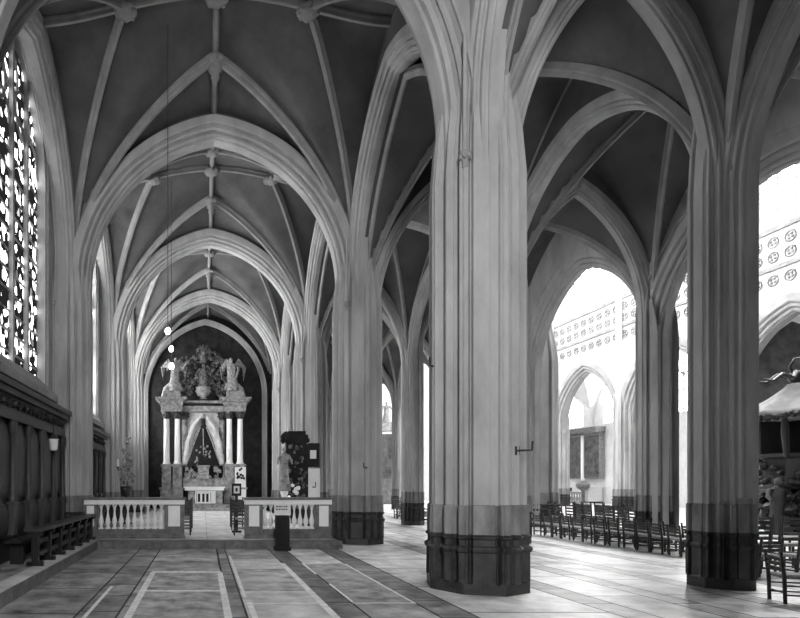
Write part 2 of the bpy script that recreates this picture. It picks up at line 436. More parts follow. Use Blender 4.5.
def window(name, x, wy0, wy1, zsill, zs, rise, glass, frame, nm, label, rows=10, bar=.05, depth=.09):
    t = empty(name, (x, (wy0+wy1)/2, zsill)); a = (wy1-wy0)/2
    us = [-a+2*a*i/28 for i in range(29)]; g_ = MB(); vs = []
    for u in us: vs += [(0, u, 0), (0, u, warch(u, a, zs, rise)-zsill)]
    g_.add(vs, [(2*i, 2*i+2, 2*i+3, 2*i+1) for i in range(28)])
    g_.build('pane', glass, t)
    for k in range(1, nm):
        u = -a+2*a*k/nm; f = MB(); f.box(-depth, depth, u-bar, u+bar, 0, warch(u, a, zs, rise)-zsill); f.build('mullion', frame, t)
    f = MB()
    H = zs-zsill
    for k in range(1, rows): f.box(-.03, .03, -a, a, H*k/rows-.018, H*k/rows+.018)
    # head tracery
    for k in range(nm):
        u0 = -a+2*a*k/nm; w = a/nm
        pts = [(0, u0+w+w*cos(pi*q/12), H+.9*w*1.4*sin(pi*q/12)) for q in range(13)]
        f.tube(pts, .045, 6)
    for u, z, r_ in ((-a*.42, H+rise*.38, a*.26), (a*.42, H+rise*.38, a*.26), (0, H+rise*.66, a*.24)):
        f.tube([(0, u+r_*cos(2*pi*q/16), z+r_*sin(2*pi*q/16)) for q in range(17)], .045, 6)
    f.build('tracery', frame, t)
    return struct(t, label)
# left wall
nw = 0
edges = [BACKY]+D[:5]+[ENDY]
for i in range(len(edges)-1):
    y0, y1 = edges[i], edges[i+1]; w0, w1 = y0+1.3, y1-1.25
    if i == len(edges)-2: w0, w1 = y0+1.2, y1-.9
    wall_with_window('wall_left' if i == 0 else 'wall_left.%03d' % i, WX, y0, y1, w0, w1, 3.75, 8.6, 2.0, 12.5, STONE, .7, 'grey stone wall of the left aisle', -1)
    nw += 1; window('window_%d' % nw, WX-.2, w0, w1, 3.75, 8.6, 2.0, GLASSD if i < 2 else GLASSN if i == 2 else GLASS if i == 3 else GLASSB, STONE, 4, 'tall stained glass window in the left wall', rows=12)
    sl = MB(); sl.add([(WX-.18, w0, 4.0), (WX-.18, w1, 4.0), (WX+.3, w1, 3.55), (WX+.3, w0, 3.55), (WX-.18, w0, 3.4), (WX-.18, w1, 3.4), (WX+.3, w1, 3.4), (WX+.3, w0, 3.4)],
           [(0,1,2,3),(4,5,6,7),(2,3,7,6),(0,1,5,4),(0,3,7,4),(1,2,6,5)])
    struct(sl.build(trim_name(), RIB), 'sloping stone sill below a stained glass window')
# jamb shafts beside windows
for i in range(1, 5):
    for yy in (D[i]-1.15, D[i]+1.2):
        j = MB(); j.lathe([(0,.09),(.2,.09),(.22,.06),(9.3,.055)], (WX+.02, yy, 0), 10); struct(j.build(trim_name(), RIB), 'thin stone shaft beside a window of the left wall')
# end walls
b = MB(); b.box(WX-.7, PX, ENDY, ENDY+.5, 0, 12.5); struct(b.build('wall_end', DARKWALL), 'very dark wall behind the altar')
b = MB(); b.box(PX-.15, PX+.15, D[4]+.6, ENDY+.3, 0, 12.5); struct(b.build('wall_chapel', STONE), 'stone wall right of the altar bay')
# moulded wall arch framing the altar wall
mb = MB(); arch_sweep(mb, 'x', .12, ENDY-.2, 3.12, 6.4, 3.85, arch_profile(.4, .45), drop=6.2); struct(mb.build(trim_name(), STONE), 'moulded wall arch framing the altar')
b = MB(); b.box(WX-.7, OX+.5, BACKY-.5, BACKY, 0, 22)
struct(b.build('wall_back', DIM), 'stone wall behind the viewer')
b = MB(); b.box(PX, OX+.5, FARY, FARY+.5, 0, 22); struct(b.build('wall_far', NAVE), 'white far end wall')
# nave walls above the arcades
b = MB(); b.box(RX-.3, RX+.3, BACKY, FARY, 11.4, 22); b.box(RX-.3, RX+.3, 19.5, 20.7, 4.5, 11.45); struct(b.build('wall_nave_near', STONE), 'upper nave wall over the near arcade')
b = MB(); b.box(RX, SX+.4, BACKY, FARY, 22, 22.4); struct(b.build('ceiling_nave', NAVE), 'high pale nave ceiling')
b = MB(); b.box(WX-.7, RX, BACKY, FARY, 12.5, 12.8); struct(b.build('roof', WEB), 'roof above the aisle vaults')
b = MB(); b.box(SX+.5, OX, BACKY, FARY, 11.6, 11.8); struct(b.build('roof_outer', WEB), 'roof above the outer aisle')
# far nave wall: arcade strip, frieze, clerestory
for i in range(0, 8):
    y0, y1 = SD[i], SD[i+1]
    mb = MB(); mb.box(SX-.35, SX+.35, y0, y1, 9.55, 12.2)
    w0, w1 = y0+1.6, y1-1.55
    mb.box(SX-.35, SX+.35, y0, w0, 12.2, 22); mb.box(SX-.35, SX+.35, w1, y1, 12.2, 22); mb.box(SX-.35, SX+.35, w0, w1, 12.2, 12.5); mb.box(SX-.35, SX+.35, w0, w1, 20.5, 22)
    struct(mb.build('wall_nave_far' if i == 0 else 'wall_nave_far.%03d' % i, NAVE), 'whitewashed upper wall across the nave')
    fr = MB()
    fr.box(SX-.46, SX-.3, y0, y1, 10.45, 10.62); fr.box(SX-.46, SX-.3, y0, y1, 12.05, 12.25); fr.box(SX-.42, SX-.3, y0, y1, 9.45, 9.55)
    for row, z in ((0, 10.02), (1, 11.0), (2, 11.62)):
        for k in range(9):
            yc = y0+.35+k*.69
            fr.tube([(SX-.38, yc+.22*cos(2*pi*q/10), z+.22*sin(2*pi*q/10)) for q in range(11)], .035, 5)
            for q in range(4): fr.blob((SX-.37, yc+.1*cos(q*pi/2+.6), z+.1*sin(q*pi/2+.6)), .055, seed=q+k)
    struct(fr.build(trim_name(), NAVEORN), 'carved frieze with rows of rings across the nave wall')
    bl = MB()
    for k in range(8):
        yc = y0+.4+k*.77
        z0 = warch(yc-(y0+y1)/2, 3.2, 5.2, 4.7)
        if z0 < 9.2: bl.box(SX-.40, SX-.3, yc-.03, yc+.03, z0, 9.45)
    for yc in (y0-.14, y0+.14, y0): bl.tube([(SX-.45, yc, 1), (SX-.45, yc, 21)], .08, 8)
    struct(bl.build(trim_name(), NAVE), 'thin wall shafts and blind tracery across the nave')
    if 2 <= i <= 6:
        nw += 1; t = empty('window_%d' % nw, (SX-.05, (w0+w1)/2, 12.5)); a = (w1-w0)/2
        f = MB()
        for k in range(0, 5): 
            u = -a+2*a*k/4; f.box(-.06, .06, u-.06, u+.06, 0, 8)
        f.build('mullion', NAVEORN, t); f = MB()
        for k in range(0, 9): f.box(-.04, .04, -a, a, k-.035, k+.035)
        f.build('glazing_bar', NAVEORN, t); f = MB(); f.box(.22, .25, -a, a, 0, 8); f.build('pane', SKYPANE, t); struct(t, 'bright clerestory window across the nave')
# outer right wall with windows
for i in range(0, 8):
    y0, y1 = SD[i], SD[i+1]; w0, w1 = y0+1.2, y1-1.2
    if i < 5:
        mb = MB(); mb.box(OX, OX+.4, y0, y1, 0, 11.8); struct(mb.build('wall_right' if i == 0 else 'wall_right.%03d' % i, DARKWALL2), 'outer wall of the far aisle, shade put into its colour'); continue
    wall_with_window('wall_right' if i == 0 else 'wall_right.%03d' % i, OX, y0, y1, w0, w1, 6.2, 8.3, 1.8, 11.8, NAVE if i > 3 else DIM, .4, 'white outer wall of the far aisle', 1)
    nw += 1; window('window_%d' % nw, OX+.1, w0, w1, 6.2, 8.3, 1.8, emit('daylight_glass_%d' % i, 1, 14.0), NAVEORN, 4, 'bright window in the outer far wall', rows=3)

# ------------------------------------------------------------------ floor
fl = MB(); rnd = random.Random(3)
YF0, YF1 = BACKY, FARY
fl.box(WX, OX, YF0, YF1, -.3, -.004, 5)
def slab(x0, x1, y0, y1, mi, z=0.0): fl.add([(x0,y0,z),(x1,y0,z),(x1,y1,z),(x0,y1,z)], [(0,1,2,3)], mi)
def lane(x0, x1, y0, y1, lo, hi, mats, gap=.014):
    y = y0
    while y < y1:
        d = rnd.uniform(lo, hi); e = min(y1, y+d)
        slab(x0+gap, x1-gap, y+gap, e-gap, rnd.choice(mats)); y = e
# material index: 0-4 slabs, 5 joint, 6 dark, 7 white, 8 tomb, 9 pale tone for daylit slabs
STEPY = 12.95
lane(-2.45, -1.45, -4.2, STEPY, .9, 1.7, [0, 1, 4]); lane(-1.45, -.98, -4.2, STEPY, .5, 1.0, [0, 6, 0, 4])
lane(-.98, .34, 9.6, STEPY, 1.0, 1.7, [1, 2, 2]); slab(-.84, .28, 1.0, 9.52, 8)
lane(-.98, -.84, -4.2, 9.6, .5, 1.0, [0, 1]); lane(.28, .5, -4.2, STEPY, .4, .9, [6, 0, 0, 1]); lane(-.84, .28, -4.2, 1, 1, 2, [1, 2])
lane(.5, 1.50, -4.2, STEPY, 1.4, 2.4, [2, 2, 1, 3]); lane(1.50, 1.88, -4.2, STEPY, .6, 1.2, [6, 6, 6, 0])
lane(1.88, 2.68, -4.2, 7.05, 1.2, 2, [1, 4]); slab(1.90, 2.66, 7.06, 10.5, 8); lane(1.88, 2.68, 10.5, STEPY, .9, 1.5, [2, 3])
lane(2.68, 3.10, -4.2, STEPY+3, .6, 1.2, [6, 6, 0])
lane(3.10, 4.75, -4.2, FARY, 1.0, 2.2, [3, 9, 3, 2])  # lanes towards the nave paler, its daylight put into the slab tones
xs = [4.75, 5.15, 5.9, 6.25, 7.0, 7.35, 8.4, 8.75, 9.6]
for k in range(len(xs)-1):
    w = xs[k+1]-xs[k]; lane(xs[k], xs[k+1], -4.2, FARY, .7 if w < .5 else 1.1, 1.3 if w < .5 else 2.2, [0, 1, 4, 2, 0] if w < .5 else [3, 9, 9, 2])
x = 9.6
while x < OX:
    e = min(OX, x+rnd.uniform(.8, 1.3)); lane(x, e, -4.2, FARY, 1, 2.2, [9, 9, 3]); x = e
def strip(x0, x1, y0, y1): slab(x0, x1, y0, y1, 7, .003)
strip(-.89, -.80, 1, 9.52); strip(.24, .33, 1, 9.52); strip(-.87, .31, 9.44, 9.62); strip(-.80, .24, 7.80, 7.90)
strip(.53, .58, 7.4, 11.7); strip(.55, .62, 1, 7.1); strip(.62, 1.45, 7.0, 7.05)
strip(1.45, 1.54, 1.5, 10.6); strip(1.88, 1.92, 7.1, 8.4); strip(1.86, 1.90, 9.3, 10.6); strip(1.88, 2.68, 7.02, 7.07); strip(2.64, 2.68, 7.05, 10.5)
strip(-1.36, -1.31, 2, 8.2)
struct(fl.build('floor', FLS+[FJOINT, FDARK, FWHITE, FTOMB, FBRIGHT]), 'large worn stone floor slabs with dark bands and white tomb borders')
# raised chapel floor and kerb along the left wall
cf = MB(); cf.box(WX, -2.45, BACKY, STEPY, 0, .17, 1); cf.box(WX, 3.2, STEPY, ENDY, 0, .168, 1); cf.box(-2.47, 3.22, STEPY-.03, STEPY+.28, .0, .172, 0); cf.box(-2.47, -2.43, BACKY, STEPY+.28, 0, .171, 0); cf.box(-2.75, -2.47, BACKY, STEPY+.28, .10, .174, 2)
yy = 13.3; k = 0
while yy < 29:
    xx = -2.6
    while xx < 3.1:
        cf.add([(xx+.01,yy+.01,.174),(min(3.1,xx+.9)-.01,yy+.01,.174),(min(3.1,xx+.9)-.01,yy+.89,.174),(xx+.01,yy+.89,.174)], [(0,1,2,3)], 2 if (k+int((xx+3)/.9)) % 3 else 3); xx += .9
    yy += .9; k += 1
struct(cf.build('floor_chapel', [GMARB, FLS[1], FBRIGHT, FLS[3]]), 'raised stone step carrying the balustrade and chapel floor')

exec_parts = []
# ------------------------------------------------------------------ balustrade
BAL = [(0,.052),(.03,.052),(.035,.035),(.06,.032),(.10,.048),(.16,.062),(.22,.058),(.30,.034),(.40,.022),(.46,.022),(.475,.034),(.49,.034),(.50,.024),(.525,.042),(.56,.05),(.575,.05)]
def balustrade(x0, x1, y, n, label, xpl, xpr):
    t = empty('balustrade', ((x0+x1)/2, y, .172)); h = (x1-x0)/2
    b = MB(); b.box(-h, h, -.16, .16, 0, .23); b.box(-h-.02, h+.02, -.18, .18, 0, .05); b.build('base_course', GMARB, t)
    b = MB(); b.box(-h-.01, h+.01, -.15, .15, .83, .945); b.build('top_rail', WMARB, t)['label'] = 'white marble top rail'
    b = MB(); b.box(-h-.04, h+.04, -.19, .19, .945, 1.0); b.build('coping', GMARB, t)['label'] = 'dark grey coping'
    for sx_, w in ((-1, xpl), (1, xpr)):
        c = sx_*(h-w/2); b = MB(); b.box(c-w/2, c+w/2, -.165, .165, .23, .83); p = b.build('pedestal', GMARB, t)
        q = MB(); q.box(c-w*.3, c+w*.3, -.18, -.15, .30, .80); q.build('panel', WMARB, p)['label'] = 'white marble panel'
    a0, a1 = -h+xpl, h-xpr
    for k in range(n):
        c = a0+(a1-a0)*(k+.5)/n; b = MB(); b.lathe([(z+.235, r) for z, r in BAL], (c, 0, 0), 14)
        b.box(c-.055, c+.055, -.055, .055, .225, .262); b.box(c-.055, c+.055, -.055, .055, .80, .832)
        b.build('baluster', WMARB, t)
    tag(t, label, 'balustrade')
BY = 13.75
balustrade(-2.88, -.46, BY, 10, 'white marble balustrade left of the chapel opening, beside the low bench', .30, .48)
balustrade(1.03, 3.12, BY, 9, 'white marble balustrade right of the chapel opening, behind the collection box', .42, .38)

# ------------------------------------------------------------------ altar
AX, AY = .02, 29.6
def figure(name, m, h, wings=False, lean=0, seed=0, arm=1, parent=None, loc=(0,0,0)):
    b = MB(); rnd = random.Random(seed)
    pts = [(0,.20),(.06,.19),(.2,.165),(.4,.135),(.55,.125),(.66,.14),(.76,.15),(.81,.11),(.835,.05),(.86,.045)]
    n = 14; rings = []
    for z, r in pts:
        rings.append([(lean*z+h*r*cos(2*pi*i/n)*(1+.10*sin(3*2*pi*i/n+seed+z*3)), h*r*.75*sin(2*pi*i/n)*(1+.1*cos(4*2*pi*i/n+seed)), z*h) for i in range(n)])
    b.loft(rings, 0, True)
    b.ball((lean*.93, -.01*h, .925*h), .058*h, .065*h, .075*h)
    b.ball((lean*.93, -.075*h, .92*h), .012*h)
    for s in (-1, 1):
        b.tube([(lean*.8+s*.13*h, 0, .78*h), (lean*.7+s*.22*h, -.05*h, .66*h), (lean*.7+s*(.24+.1*(arm if s > 0 else 0))*h, -.14*h, (.60+.22*(arm if s > 0 else 0))*h)], [.05*h, .042*h, .03*h], 8)
        if wings:
            for q in range(5):
                a = .5+q*.28
                b.tube([(s*.06*h, .08*h, .76*h), (s*(.18+.05*q)*h, .13*h, (.98-.06*q)*h), (s*(.28+.01*q)*h, .14*h, (.86-.13*q)*h)], [.035*h, .03*h, .01*h], 6)
    return b.build(name, m, parent, loc)
alt = empty('high_altar', (AX, AY, .172))
tag(alt, 'tall carved altar with columns, sculptures and a draped statue niche at the aisle end', 'altar')
def apart(name, m, fn, parent=alt, label=None):
    b = MB(); fn(b); o = b.build(name, m, parent)
    if label: o['label'] = label
    return o
# steps & table
apart('step', ASTONE, lambda b: (b.box(-1.7, 1.6, -2.2, .3, 0, .14), b.box(-1.4, 1.3, -1.9, .3, .14, .28)))
apart('altar_table', ASTONE, lambda b: (b.box(-.78, .98, -1.15, -.3, .28, 1.12)))
fro = apart('frontal', LINEN, lambda b: (b.box(-.42, .62, -1.19, -1.14, .34, .98)), label='white panelled altar front')
apart('ornament', BLACK, lambda b: [b.box(x-.06, x+.06, -1.205, -1.185, .42, .84) for x in (-.22, .0, .2)]+[b.box(.36, .38, -1.2, -1.185, .4, .9), b.box(-.36, -.34, -1.2, -1.185, .4, .9)], fro)
apart('altar_cloth', LINEN, lambda b: (b.box(-1.0, 1.1, -1.25, -.25, 1.14, 1.19), b.box(-.95, 1.05, -1.26, -1.24, 1.00, 1.19)), label='white altar cloth')
apart('gradine', ASTONE, lambda b: (b.box(-1.05, 1.15, -.4, -.05, 1.19, 1.62)))
# reredos
def ped(b, s):
    if True: b.box(s*1.65-.58, s*1.65+.58, -.6, .6, 0, 1.05); b.box(s*1.65-.63, s*1.65+.63, -.65, .6, 1.05, 1.15)
[apart('pedestal', ASTONE, lambda b: ped(b, s)) for s in (-1, 1)]
def ped2(b, s):
    if True:
        for c in (1.35, 1.92): b.box(s*c-.24, s*c+.24, -.55, .5, 1.15, 2.25); b.box(s*c-.29, s*c+.29, -.6, .5, 2.25, 2.36)
p2 = [apart('upper_pedestal', ASTONE, lambda b: ped2(b, s)) for s in (-1, 1)][1]
p3 = apart('relief_panel', WMARB, lambda b: b.box(1.63, 2.2, -.62, -.55, .3, 2.2), p2, 'white marble relief panel')
apart('relief_ornament', BLACK, lambda b: [b.blob((1.92+random.uniform(-.18,.18), -.63, 1.9+random.uniform(-.3,.25)), .06, seed=q) for q in range(12)], p3)
for s in (-1, 1):
    for c, yy_ in ((1.92, -.3), (1.36, -.3), (.98, .1)):
        b = MB(); x = s*c; b.lathe([(2.36,.2),(2.42,.21),(2.48,.17),(2.55,.165),(4.3,.145),(4.72,.14)], (x, yy_, 0), 14)
        col = b.build('column', WMARB if c > 1 else ASTONE, alt)
        k = MB(); k.lathe([(4.72,.15),(4.78,.17),(4.9,.19),(5.02,.23),(5.04,.24),(5.1,.24)], (x, yy_, 0), 10, wob=.08)
        for q in range(8): k.blob((x+.19*cos(q*pi/4), yy_+.19*sin(q*pi/4), 4.9), .06, seed=q)
        k.build('capital', DMARB, col)
def ent(b, s):
    if True:
        b.box(s*1.66-.55, s*1.66+.55, -.5, .4, 5.1, 5.42); b.box(s*1.66-.6, s*1.66+.6, -.56, .4, 5.42, 5.62); b.box(s*1.66-.72, s*1.66+.72, -.68, .4, 5.62, 5.72); b.box(s*1.66-.82, s*1.66+.82, -.78, .4, 5.72, 5.82)
[apart('entablature', STAT, lambda b: ent(b, s)) for s in (-1, 1)]
apart('lintel', ASTONE, lambda b: (b.box(-1.15, 1.15, -.05, .4, 5.15, 5.45), b.box(-1.15, 1.15, -.12, .4, 5.6, 5.72)))
apart('back_panel', DRAPE, lambda b: b.box(-1.15, 1.15, .3, .42, 2.3, 5.2), label='pale panel behind the draped statue')
# pediment scrolls
def scroll(b, s):
    pts = [(s*2.1, -.2, 5.85), (s*1.95, -.2, 6.3), (s*1.6, -.2, 6.62), (s*1.25, -.2, 6.5), (s*1.15, -.2, 6.25)]
    b.tube(pts, [.14, .17, .17, .14, .1], 8); b.box(s*1.66-.45, s*1.66+.45, -.35, .3, 5.82, 6.2)
for s in (-1, 1): apart('scroll_pediment', STAT, lambda b: scroll(b, s))
# canopy drapery: two swags sweeping from the peak to the sides
def swag(b, s):
    n = 10; 
    for k in range(4):
        p = [(s*(.05+.03*k), .05-.1*k, 5.0-.05*k), (s*(.25+.10*k), .0-.1*k, 4.3), (s*(.5+.10*k), -.05-.1*k, 3.5), (s*(.72+.07*k), -.1*k, 2.6), (s*(.8+.05*k), -.1*k, 2.36)]
        b.tube(p, [.06, .13, .16, .15, .12], 8)
for s in (-1, 1): apart('drapery', DRAPE, lambda b: swag(b, s), label='pale drapery swept aside')
# Robed statue (dark triangular mantle)
def mantle(b):
    n = 14; R = []
    for z, r in ((2.3,.86),(2.6,.84),(3.2,.66),(3.8,.42),(4.3,.2),(4.45,.11),(4.6,.10)):
        R.append([(r*cos(2*pi*i/n)*(1+.05*sin(6*pi*i/n)), -.25+.5*r*sin(2*pi*i/n), z) for i in range(n)])
    b.loft(R, 0, True); b.ball((0, -.3, 4.65), .1, .11, .13)
st = apart('draped_statue', BLACK, mantle, label='dark robed statue with crown')
apart('crown', GILT, lambda b: (b.lathe([(4.74,.09),(4.84,.14),(4.95,.1),(5.05,.04),(5.12,.01)], (0,-.28,0), 10)), st)
def trims(b):
    b.tube([(-.02,-.55,4.2),(0,-.62,3.4),(0,-.6,2.5)], .025, 6)
    for s in (-1, 1): b.tube([(s*.15,-.42,4.3),(s*.46,-.55,3.5),(s*.80,-.62,2.5)], .03, 6)
    for q in range(26): b.blob((random.uniform(-.45,.45), -.62+random.uniform(-.05,.1), random.uniform(2.3,3.3)), .06, seed=q)
apart('gold_trim', GILT, trims, st)
apart('tabernacle', GILT, lambda b: (b.box(-.28, .28, -.55, -.1, 1.62, 2.2), b.box(-.34, .34, -.6, -.1, 2.2, 2.3), [b.blob((random.uniform(-.9,.95), -.45, random.uniform(1.65,2.15)), .09, seed=q) for q in range(40)]))
# glory of carved clouds and cherubs above
def glory(b):
    rr = random.Random(5)
    for q in range(230):
        a = rr.uniform(0, pi); R = rr.uniform(.35, 1.0)
        b.blob((2.0*R*cos(a), .5+rr.uniform(-.1,.1), 5.95+2.6*R*sin(a)), rr.uniform(.06,.15), seed=q)
    for q in range(11):
        a = pi*(q+.5)/11; b.ball((1.45*cos(a), .3, 6.2+1.9*sin(a)), .12)
        for s in (-1, 1): b.tube([(1.45*cos(a), .32, 6.15+1.9*sin(a)), (1.45*cos(a)+s*.2, .34, 6.25+1.9*sin(a)), (1.45*cos(a)+s*.32, .34, 6.1+1.9*sin(a))], [.05,.06,.02], 6)
GD = mat('dim_gilded_clouds', 0.11, var=.5, scale=8)
apart('cloud_glory', GD, glory)
figure('central_figure', GD, 1.7, False, 0, 3, 1, alt, (0, .1, 6.0))
apart('vase', STAT, lambda b: b.lathe([(5.82,.2),(5.9,.12),(6.0,.3),(6.2,.42),(6.35,.36),(6.42,.42)], (0,-.1,0), 12))
figure('crowning_figure', GD, 1.0, True, 0, 5, 0, alt, (0, .2, 7.75))
figure('angel_statue', STAT, 1.75, True, .12, 1, 1, alt, (-1.55, -.25, 6.2))['label'] = 'pale winged angel on the left entablature'
figure('angel_statue', STAT, 1.75, True, -.12, 2, -1, alt, (1.55, -.25, 6.2))['label'] = 'pale winged angel on the right entablature'
# candlesticks on the altar: separate things
def candlestick(x, y, z, h, label, group='candlesticks on the altar'):
    t = empty('candlestick', (x, y, z)); b = MB(); b.lathe([(0,.09),(.03,.08),(.06,.03),(.18,.045),(.3,.02),(h*.55,.025),(h*.57,.06),(h*.59,.06),(h*.6,.02)], n=10); b.build('stand', GILT, t)
    c = MB(); c.lathe([(h*.59,.022),(h,.02)], n=8); c.build('candle', LINEN, t); tag(t, label, 'candlestick', group)
for i, x in enumerate((-.95, -.65, .75, 1.05)):
    candlestick(AX+x, AY-.25, 1.80, 1.25, ['tall candlestick at the left end of the altar shelf', 'tall candlestick second from the left on the altar shelf', 'tall candlestick second from the right on the altar shelf', 'tall candlestick at the right end of the altar shelf'][i])

# ------------------------------------------------------------------ panelling left
def panelling(y0, y1, xf, label, nb):
    t = empty('wood_panelling', (xf, y0, .172)); L = y1-y0; dx = WX+.02-xf
    b = MB(); b.box(dx, 0, 0, L, 0, .35); b.box(dx, .05, 0, L, .35, .43); b.build('plinth', WOOD, t)
    b = MB(); b.box(dx, -.10, 0, L, .43, 2.45); b.build('back_board', WOOD, t)
    b = MB(); b.box(dx, .02, 0, L, 2.45, 2.62); b.box(dx, -.02, 0, L, 2.62, 2.86); b.box(dx, .10, 0, L, 2.86, 2.96); b.box(dx, .18, 0, L+.02, 2.96, 3.06)
    cr = b.build('cornice', WOOD, t)
    d = MB()
    for k in range(int(L/.28)): d.blob((.0, .14+k*.28, 2.74), .07, seed=k)
    d.build('carved_frieze', WOOD, cr)
    w = L/nb
    for k in range(nb+1):
        c = MB(); yc = min(max(k*w, .09), L-.09)
        c.box(-.10, .03, yc-.09, yc+.09, .43, .95); c.box(-.10, .05, yc-.1, yc+.1, .95, 1.02)
        c.lathe([(1.02,.075),(1.08,.08),(1.12,.06),(2.2,.05),(2.25,.07),(2.36,.085),(2.45,.09)], (-.02, yc, 0), 10)
        c.build('pilaster', WOODL, t)
    for k in range(nb):
        c = MB(); a, e = k*w+.14, (k+1)*w-.14
        c.box(-.10, -.06, a, e, 1.12, 2.36); c.box(-.06, -.04, a+.08, e-.08, 1.2, 2.28); c.box(-.10, -.06, a, e, .5, .98); c.box(-.06, -.03, a+.08, e-.08, .58, .9)
        c.build('panel', WOOD, t)
    tag(t, label, 'panelling')
panelling(8.1, 13.5, -3.34, 'dark carved oak panelling along the left wall below the nearest window, bench in front', 6)
panelling(15.4, 19.7, -3.45, 'dark oak panelling behind the left balustrade, partly hidden by the pale wall pier', 5)

# bench along kerb
def bench():
    t = empty('low_bench', (-2.72, 9.0, .172)); L = 4.55
    b = MB(); b.box(-.14, .14, 0, L, .56, .61); b.build('top_board', WOODL, t)
    for z in (.14, .34):
        b = MB(); b.box(-.02, .02, .05, L-.05, z, z+.075); b.build('rail', WOODL, t)
    for k in range(7):
        y = .08+(L-.16)*k/6; b = MB(); b.box(-.05, .06, y-.045, y+.045, 0, .56); b.box(-.13, .13, y-.05, y+.05, 0, .06); b.box(-.1, .1, y-.05, y+.05, .5, .56); b.build('post', WOOD, t)
    b = MB(); b.box(-.52, -.22, .1, L-.1, .36, .40); b.build('seat', WOOD, t)
    for k in range(3):
        y = .3+(L-.6)*k/2; b = MB(); b.box(-.48, -.26, y-.03, y+.03, 0, .36); b.build('leg', WOOD, t)
    tag(t, 'long low dark wooden bench with a rail front on the kerb by the panelling', 'bench')
bench()
# lantern
t = empty('wall_lantern', (-3.2, 12.0, 2.22)); b = MB(); b.lathe([(0,.06),(.02,.085),(.22,.10),(.24,.12)], n=8); b.build('glass_body', LINEN, t); b = MB(); b.lathe([(.24,.12),(.30,.08),(.36,.02)], n=8); b.tube([(0,0,.34),(0,0,.55),(-.12,0,.6)], .012, 6); b.build('cap', IRON, t)
tag(t, 'small white lantern hanging in front of the dark oak panelling', 'lantern')

# ------------------------------------------------------------------ hanging lamps
for i, (x, y, z, ztop) in enumerate(((-.73, 11.6, 4.67, 11.0), (-1.0, 17.6, 5.75, 11.0), (-1.35, 24.0, 6.55, 11.0))):
    s = (.07, .09, .14)[i]; t = empty('hanging_lamp', (x, y, z))
    b = MB(); b.lathe([(-s*1.1,.01),(-s*.9,s*.5),(-s*.2,s*.85),(s*.5,s*.8),(s*.9,s*.55)], n=12); b.build('glass_cup', LAMP, t)['label'] = 'glowing white glass'
    b = MB(); b.tube([(s*cos(2*pi*q/16), s*sin(2*pi*q/16), s*.3) for q in range(17)], s*.14, 6); b.ball((0,0,-s*1.2), s*.25)
    for q in range(3): b.tube([(s*cos(q*2.09), s*sin(q*2.09), s*.3), (0, 0, s*2.4)], .008, 5)
    b.build('ring', IRON, t)
    b = MB(); b.tube([(0,0,s*2.3),(0,0,ztop-z)], .008, 5); b.build('cord', IRON, t)
    tag(t, ['glowing hanging lamp, highest in the photo of the three over the aisle', 'glowing hanging lamp, middle one of the three over the aisle', 'glowing hanging lamp, lowest in the photo, nearest the altar'][i], 'lamp', 'hanging lamps of the left aisle')

# ------------------------------------------------------------------ things behind the right balustrade
t = empty('carved_panel', (3.18, 19.0, .174)); b = MB(); b.box(-.38, .38, -.06, .1, 0, 3.0); b.box(-.42, .42, -.1, .12, 2.75, 2.87); b.box(-.3, .3, -.05, .1, 3.0, 3.12); b.build('board', BLACK, t)
b = MB(); rr = random.Random(9)
for q in range(60): b.blob((rr.uniform(-.36,.36), -.08, rr.uniform(.5,2.7)), rr.uniform(.03,.075), seed=q)
b.build('carving', GD, t); b = MB()
for q in range(9): b.blob((rr.uniform(-.3,.1), -.12, rr.uniform(.75,1.35)), rr.uniform(.05,.09), seed=q)
b.build('pale_flowers', WMARB, t)
tag(t, 'tall black carved board with pale flowers against the pier behind the right balustrade', 'carved board')
t = empty('statue', (2.70, 18.6, .174)); t.scale = (.62, .62, .95); b = MB(); b.lathe([(0,.24),(.1,.22),(.15,.16),(1.0,.15),(1.05,.2),(1.15,.22)], n=12); b.build('pedestal', WMARB, t)
figure('figure', STAT, 1.6, False, 0, 8, 0, t, (0, 0, 1.15)); b = MB()
for q in range(8): b.blob((random.uniform(-.14,.14), 0, 2.98+random.uniform(-.1,.14)), .12, seed=q)
b.build('canopy', BLACK, t); tag(t, 'pale standing statue under a dark canopy, left of the black carved board', 'statue')
t = empty('framed_picture', (3.90, 19.93, 2.1)); b = MB(); b.box(-.24, .24, -.05, .03, 0, .85); b.build('frame', BLACK, t); b = MB(); b.box(-.1, .12, -.06, -.04, .3, .6); b.build('picture', PAPER, t)
tag(t, 'small black framed picture hanging right of the black carved board', 'picture')
t = empty('notice_board', (3.90, 19.93, .95)); b = MB(); b.box(-.26, .26, -.04, .02, 0, 1.1); b.build('sheet', PAPER, t); b = MB(); b.box(-.02, .10, -.05, -.035, .42, .46); b.box(.08, .11, -.05, -.035, .46, .62); b.build('mark', IRON, t)
tag(t, 'white notice panel with a dark mark below the small black framed picture', 'notice')
# collection box
t = empty('collection_box', (1.80, 12.72, 0)); b = MB(); b.box(-.15, .15, -.12, .12, 0, .78); b.box(-.18, .18, -.15, .15, 0, .08); b.build('pedestal', BLACK, t)
b = MB(); b.obox((0, -.02, .92), Matrix.Rotation(radians(-12), 3, 'X'), .185, .02, .13); pl = b.build('sign', PAPER, t); b = MB(); rr = random.Random(2)
for r_ in range(3):
    x = -.15
    while x < .12:
        w = rr.uniform(.02, .05); b.obox((x+w/2, -.044+.012*(r_-1), .99-.065*r_), Matrix.Rotation(radians(-12), 3, 'X'), w/2, .004, .014); x += w+.018
b.build('lettering', IRON, pl); tag(t, 'dark collection box with a pale lettered sign, in front of the right balustrade', 'collection box')
